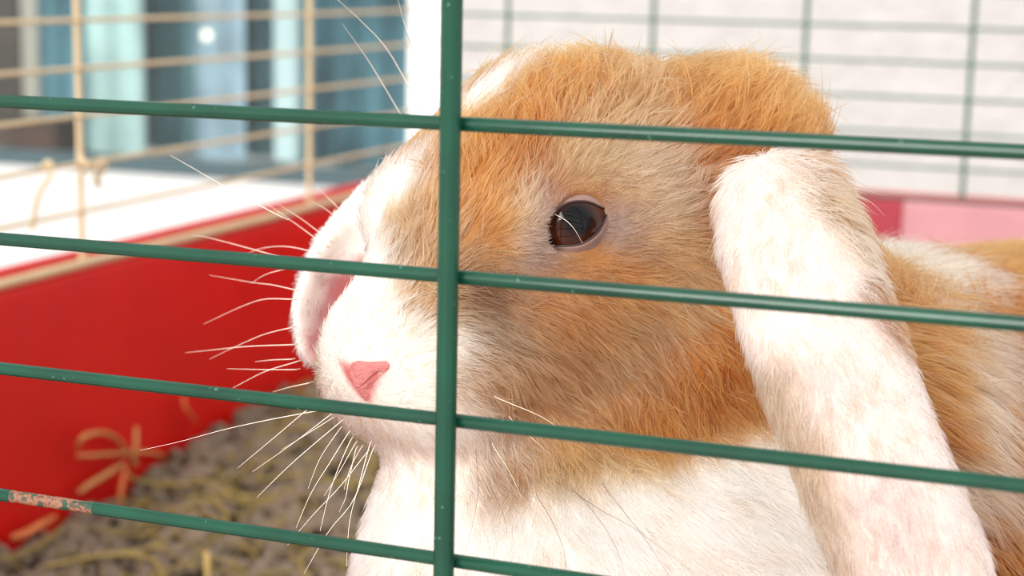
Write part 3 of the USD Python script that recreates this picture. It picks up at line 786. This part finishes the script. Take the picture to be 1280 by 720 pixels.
T3 = tri[pick]; P0 = T3[:, 0] + (T3[:, 1] - T3[:, 0]) * b[:, :1] + (T3[:, 2] - T3[:, 0]) * b[:, 1:]
N0 = nrm(GV[Fc[pick, 0]] * (1 - b.sum(1, keepdims=True)) + GV[Fc[pick, 1]] * b[:, :1] + GV[Fc[pick, 2]] * b[:, 1:])
g0 = gt[pick]
# bare places: eye, nose leather, inside of the far ear
qe = (P0 - AC) @ np.stack([eA, eB, NE], 1)
keep = ~(((qe[:, 0] / 0.0064) ** 2 + (qe[:, 1] / 0.0049) ** 2 < 1) & (abs(qe[:, 2]) < 0.012))
ql = (P0 - NOSE) @ HM * 1000
nose_bare = (ql[:, 0] < 3) & (abs(ql[:, 1] - 2.2) < 3.9 - 0.60 * np.maximum(3.4 - ql[:, 2], 0)) & (ql[:, 2] < 3.6) & (ql[:, 2] > -3.0)
keep &= ~nose_bare
hol = sd(P0, ("e", ear_hollow[0], ear_hollow[1] * 1.12, ear_hollow[2])) < 0.0
keep &= ~(hol & (rng.random(NH) < 0.9))
P0, N0, g0, pick = P0[keep], N0[keep], g0[keep], pick[keep]; NH = len(P0)
dirs = np.c_[mD, mv[:, 2:]]
cmb = nearest(P0, mP, dirs, 0.006, 8)
# clumps: every hair leans on the nearest of a set of guides
from scipy.spatial import cKDTree
guide = rng.choice(NH, max(NH // 14, 10), replace=False)
gd, gi = cKDTree(P0[guide]).query(P0)
gv_ = rng.normal(0, 1, (len(guide), 3)) * 0.20
fl = meshkit.noise(P0 * 140, 5) - 0.5; fl2 = meshkit.noise(P0 * 140 + 31, 6) - 0.5; fl3 = meshkit.noise(P0 * 140 + 57, 7) - 0.5
D0 = cmb[:, :3] + gv_[gi] + np.stack([fl, fl2, fl3], 1) * 0.45 + rng.normal(0, 0.10, (NH, 3))
Tn = D0 - N0 * (D0 * N0).sum(1, keepdims=True); Tn = nrm(Tn)
lift = np.clip(cmb[:, 3] * rng.uniform(0.6, 1.4, NH) + rng.normal(0, 0.04, NH), 0.05, 0.9)
length = cmb[:, 4] * 0.001 * rng.uniform(0.55, 1.15, NH)
length = np.where(g0 == 2, np.minimum(length, 0.0024), length)
long_ = rng.random(NH) < 0.03; length = np.where(long_, length * 1.35, length)
# keep hairs off the eye
qe = (P0 - AC) @ np.stack([eA, eB, NE], 1); re_ = np.sqrt((qe[:, 0] / 0.0072) ** 2 + (qe[:, 1] / 0.0056) ** 2)
length *= np.clip((re_ - 0.75) / 0.9, 0.42, 1.0) ** np.where(abs(qe[:, 2]) < 0.015, 1, 0)
rn = np.linalg.norm(ql[keep] - np.array([-2.5, 2.2, 1.5]), axis=1); length *= np.clip((rn - 1) / 11, 0.42, 1)
lift = lift * np.clip(rn / 12, 0.8, 1)
up = np.sin(lift * np.pi / 2)[:, None]; al = np.cos(lift * np.pi / 2)[:, None]
dir0 = nrm(Tn * al + N0 * (up + 0.12)); dir1 = nrm(Tn * (al + 0.25) + N0 * (up * 0.55)); dir2 = nrm(Tn * (al + 0.45) + N0 * (up * 0.15) + gv_[gi] * 0.4 + [0, 0, -0.04])
ls = (length / 3)[:, None]
root = P0 - N0 * 0.0004
K = np.stack([root, root + (dir0 + dir1 * 0.45) * ls, root + (dir0 + dir1 + dir2) * ls], 1)
pull = (P0[guide][gi] - P0) * np.clip(1 - gd / 0.004, 0, 1)[:, None] * 0.55
for j_, s_ in ((1, 0.4), (2, 1.0)):
    K[:, j_] += pull * s_
wd = np.array([1.0, 0.85, 0.15])[None] * (0.00011 * np.clip(dist[pick] / 0.33, 0.8, 2.0) * thick[pick] * rng.uniform(0.75, 1.25, NH))[:, None] * 1.6
colr = coat_colour(P0, 0.0011, g0)
tone = np.exp(rng.normal(0, 0.28, NH) + (meshkit.noise(P0 * 420, 9) - 0.5) * 0.5)
whiteness = np.clip((colr.min(1) - 0.45) / 0.3, 0, 1)
tone = 1 + (tone - 1) * (1 - 0.75 * whiteness)
tint = (rng.random(len(guide)) < 0.24)[gi] & (rng.random(NH) < 0.55) & (whiteness > 0.25)
colr = np.where(tint[:, None], colr * np.array([0.74, 0.58, 0.47]), colr)
pale = (rng.random(NH) < 0.10) & (whiteness < 0.3)
colr = np.clip(colr * tone[:, None], 0, 0.90)
colr = np.where(pale[:, None], colr * 0.55 + np.array([0.72, 0.50, 0.28]) * 0.45 * np.maximum(colr.max(1, keepdims=True), 0.6), colr)


# no hair lies over the open eye
import shapely
fr = np.stack([eA, eB, NE], 1)
lidp = shapely.Polygon(((alm - AC) @ fr)[:, :2]).buffer(0.0001)
over = np.zeros(NH, bool)
for s_ in (0.0, 0.3, 0.6, 1.0):
    q_ = (K[:, 0] * (1 - s_) ** 2 + 2 * K[:, 1] * s_ * (1 - s_) + K[:, 2] * s_**2 - AC) @ fr
    over |= shapely.contains_xy(lidp, q_[:, 0], q_[:, 1]) & (abs(q_[:, 2]) < 0.012)
g0 = np.where(over, -1, g0)


def fur(name, sel, label):
    p = numbered(rab.path, name)
    c = UsdGeom.BasisCurves.Define(stage, p)
    k = K[sel] - rab.loc
    c.CreatePointsAttr(Vt.Vec3fArray.FromNumpy(k.reshape(-1, 3).astype(np.float32)))
    c.CreateCurveVertexCountsAttr(Vt.IntArray.FromNumpy(np.full(len(k), 3, np.int32)))
    c.CreateTypeAttr("cubic"); c.CreateBasisAttr("catmullRom"); c.CreateWrapAttr("pinned")
    c.CreateWidthsAttr(Vt.FloatArray.FromNumpy(wd[sel].ravel().astype(np.float32))); c.SetWidthsInterpolation("vertex")
    UsdGeom.PrimvarsAPI(c).CreatePrimvar("coat", Sdf.ValueTypeNames.Color3fArray, "uniform").Set(Vt.Vec3fArray.FromNumpy(colr[sel].astype(np.float32)))
    UsdShade.MaterialBindingAPI.Apply(c.GetPrim()).Bind(m_fur)
    tag(c, label, kind="stuff")


isb = field(P0, ("body",)) < field(P0, ("head",))
fur("head_fur", (g0 == 0) & ~isb, "short orange fur of the head with a white blaze and muzzle")
fur("body_fur", (g0 == 0) & isb, "longer fur of the white chest and orange back")
fur("ear_fur", g0 == 1, "white fur of the near hanging ear")
fur("ear_fur", g0 == 2, "white fur around the far ear's pink inside")
print("hairs", NH, "body faces", len(Fc), "ear2", (g0 == 2).sum())

# ---- eye, lids, nose
ball = trimesh.creation.icosphere(4, RE); ball.apply_translation(CE)
bv = np.array(ball.vertices); bo = bv - CE; ba = (bo @ nrm(AC - CE)) / RE; oc_ = nrm(bo / RE - ba[:, None] * nrm(AC - CE) + 1e-9); hal = nrm(alm - AC - ((alm - AC) @ nrm(AC - CE))[:, None] * nrm(AC - CE)); lim = ((alm - CE) @ nrm(AC - CE) / RE)[(oc_ @ hal.T).argmax(1)]
ball.vertices = CE + bo * np.where(ba < lim - 0.06, 0.955, 1.0)[:, None]
pc = on_sphere([(723, 273)], CE, RE)[0]                    # the pupil's middle
m_eye = usdkit.material(stage, f"{LK}/eyeball", {
    "g": ("texture_coordinate", {}), "d": ("vector_math", {"math_type": "distance", "vector2": pc - rab.loc}), "s": ("math", {"math_type": "multiply", "value2": 100.0}), "n": ("noise_texture", {"scale": 500, "detail": 3}), "na": ("math", {"math_type": "multiply_add", "value2": 0.08}),
    "r": ("rgb_ramp", {"ramp": [(0.0, lin((8, 6, 8))), (0.28, lin((7, 5, 7))), (0.36, lin((42, 18, 9))), (0.58, lin((68, 29, 12))), (0.75, lin((30, 12, 6))), (1.0, lin((20, 8, 6)))]}),
    "p": ("principled_bsdf", {"roughness": 0.25, "coat_weight": 0.8, "coat_roughness": 0.01, "coat_ior": 1.36, "specular_ior_level": 0.0})},
    [("g.object", "d.vector1"), ("d.value", "s.value1"), ("g.object", "n.vector"), ("n.fac", "na.value1"), ("s.value", "na.value3"), ("na.value", "r.fac"), ("r.color", "p.base_color")], surface="p.BSDF")
rab.part("eye", ball, m_eye, True, label="glossy dark brown eye")
fb = trimesh.creation.icosphere(3, RE); fb.apply_translation(mir(CE[None])[0]); rab.part("eye", fb, m_eye, True)
m_lid = mat("eyelid_skin", (142, 114, 106), 0.95, noise=(300, 0.12))
m_lidin = mat("eyelid_edge", (58, 40, 38), 0.35)
outw = nrm(alm - AC - ((alm - AC) @ NE)[:, None] * NE)
rads = lambda r, lift_: CE + nrm(alm + outw * r - CE) * (RE + lift_)
outer = alm + outw * 0.0027
fo = field(outer)[:, None]; outer = outer - GV[cKDTree(V).query(outer)[1]] * fo - NE * 0.0012
od = outer - CE; on_ = np.linalg.norm(od, axis=1, keepdims=True); outer = CE + od / on_ * np.maximum(on_, RE + 0.00005)
lid = loft([rads(-0.0002, -0.0006), rads(0.0, 0.0001), rads(0.0003, 0.0003), rads(0.0008, 0.00035), rads(0.0015, 0.0001), outer])
rab.part("eyelid", lid, m_lid, True, label="lilac grey bare rim around the eye")
edge = np.vstack([rads(0.0, 0.0001), rads(0.0, 0.0001)[:1]])
rab.part("eyelid_edge", tube(edge, 0.00022, 6, False), m_lidin, True, label="dark edge of the eyelid")
import manifold3d as m3
sp = lambda p_, r_: m3.Manifold.sphere(r_ * 0.001, 24).translate((HM @ (np.array(p_) * 0.001) + NOSE).tolist())
pad = m3.Manifold.batch_hull([sp((-0.8, 6.6, 3.9), 1.35), sp((-2.6, 2.2, 3.7), 1.55), sp((-1.7, -1.4, 3.4), 1.35), sp((-3.4, 2.2, 1.0), 1.6), sp((-2.9, 2.1, -1.8), 1.15)])
pad = pad - m3.Manifold.batch_hull([sp((-4.75, 3.2, 0.9), 0.35), sp((-3.0, 5.6, 2.8), 0.5), sp((-2.0, 6.7, 3.5), 0.3)])
pad = pad - m3.Manifold.batch_hull([sp((-4.75, 1.2, 0.9), 0.35), sp((-3.2, -1.6, 2.6), 0.45)])
pad = pad.refine_to_length(0.0006)
m_nose = mat("nose_leather", (218, 130, 126), 0.55, noise=(400, 0.16), bump=(900, 0.0012))
rab.part("nose", np_mesh(pad), m_nose, 40, label="pink nose with slit nostrils")

# ---- whiskers
m_wh = mat("whisker_white", (250, 236, 220), 0.4)
m_whd = mat("whisker_dark", (120, 104, 92), 0.5)
WH = [  # root to tip in the picture, depth at root and tip
    (.345, .36, [(410, 299), (380, 276), (349, 256)]), (.345, .36, [(404, 305), (370, 280), (334, 255)]), (.35, .37, [(430, 268), (415, 252), (398, 236)]), (.35, .37, [(425, 276), (408, 262), (390, 252)]),
    (.345, .36, [(393, 315), (357, 308), (325, 311), (300, 322)]), (.345, .36, [(352, 322), (310, 310), (260, 297), (240, 294)]), (.34, .355, [(367, 362), (340, 356), (315, 353), (262, 344)]), (.34, .35, [(363, 374), (330, 374), (300, 384), (255, 405)]), (.34, .35, [(349, 338), (330, 344), (313, 355)]),
    (.335, .35, [(362, 410), (330, 418), (295, 433), (262, 449)]), (.335, .35, [(362, 431), (310, 433), (270, 437), (232, 441)]), (.335, .34, [(363, 449), (340, 450), (319, 452)]), (.335, .34, [(367, 462), (330, 462), (284, 461)]), (.335, .34, [(368, 453), (330, 465), (291, 485)]), (.33, .335, [(385, 479), (362, 484), (341, 490)]),
    (.315, .30, [(394, 514), (340, 524), (280, 537), (225, 552), (175, 563)]), (.315, .305, [(384, 512), (345, 545), (297, 585)]), (.312, .30, [(407, 523), (365, 555), (315, 590)]), (.312, .30, [(410, 526), (380, 545), (352, 562)]), (.312, .30, [(420, 532), (375, 570), (345, 598), (321, 622)]), (.312, .30, [(422, 540), (400, 573), (385, 611)]),
    (.311, .298, [(433, 545), (410, 582), (389, 616), (370, 660)]), (.311, .298, [(437, 553), (423, 585), (411, 619), (400, 664)]), (.311, .298, [(442, 558), (424, 590), (405, 620)]), (.311, .298, [(455, 570), (425, 608), (390, 645), (359, 682)]), (.311, .295, [(461, 560), (449, 605), (437, 652), (433, 708)]), (.311, .295, [(464, 567), (442, 625), (411, 664), (380, 717)]), (.311, .297, [(450, 562), (438, 585), (430, 612)]), (.311, .297, [(444, 565), (436, 600), (432, 622), (424, 640)]),
    (.345, .33, [(519, 124), (485, 63), (450, 25), (419, -3)]), (.35, .335, [(503, 147), (467, 86), (446, 55), (428, 30)]), (.35, .335, [(516, 62), (505, 28), (497, -3)]), (.33, .33, [(350, 270), (300, 244), (255, 218), (213, 194)]),
    (.300, .295, [(625, 499), (673, 519), (700, 536), (727, 553)]), (.300, .295, [(640, 525), (662, 545), (690, 570)]), (.300, .294, [(618, 560), (637, 590), (652, 622)]),
]
WHD = [(.300, .285, [(717, 612), (745, 644), (768, 680), (783, 722)]), (.300, .285, [(757, 610), (780, 640), (805, 672), (838, 722)]), (.300, .285, [(720, 617), (755, 640), (795, 662), (870, 718)]), (.300, .287, [(673, 623), (692, 655), (705, 690), (708, 722)]), (.300, .287, [(620, 623), (630, 645), (634, 672)]), (.300, .288, [(595, 570), (598, 610), (592, 650), (582, 690)])]
for ws, mm, lb in ((WH, m_wh, None), (WHD, m_whd, "fine dark whisker over the white chest")):
    for d0, d1, pts in ws:
        n = len(pts); p = np.array([at(x, y, d0 + (d1 - d0) * i / (n - 1)) for i, (x, y) in enumerate(pts)])
        p = np.vstack([p[0] - (p[1] - p[0]) * 0.15 + CAM_R[2] * 0.003, p])
        rr_ = (0.00012 if mm is m_wh and pts[0][0] < 600 else 0.000075) * np.linspace(1, 0.25, 14)
        rab.part("whisker", tube(spline(p, 14), rr_, 5), mm, True, label=lb)
rab.part("brow_hair", tube(spline([on_sphere([(694, 268)], CE, RE + .0006)[0], on_sphere([(708, 276)], CE, RE + .002)[0], on_sphere([(719, 288)], CE, RE + .002)[0], on_sphere([(728, 304)], CE, RE + .0008)[0]], 14), 0.00008 * np.linspace(1, .4, 14), 5), m_wh, True, label="single pale hair fallen across the eye")
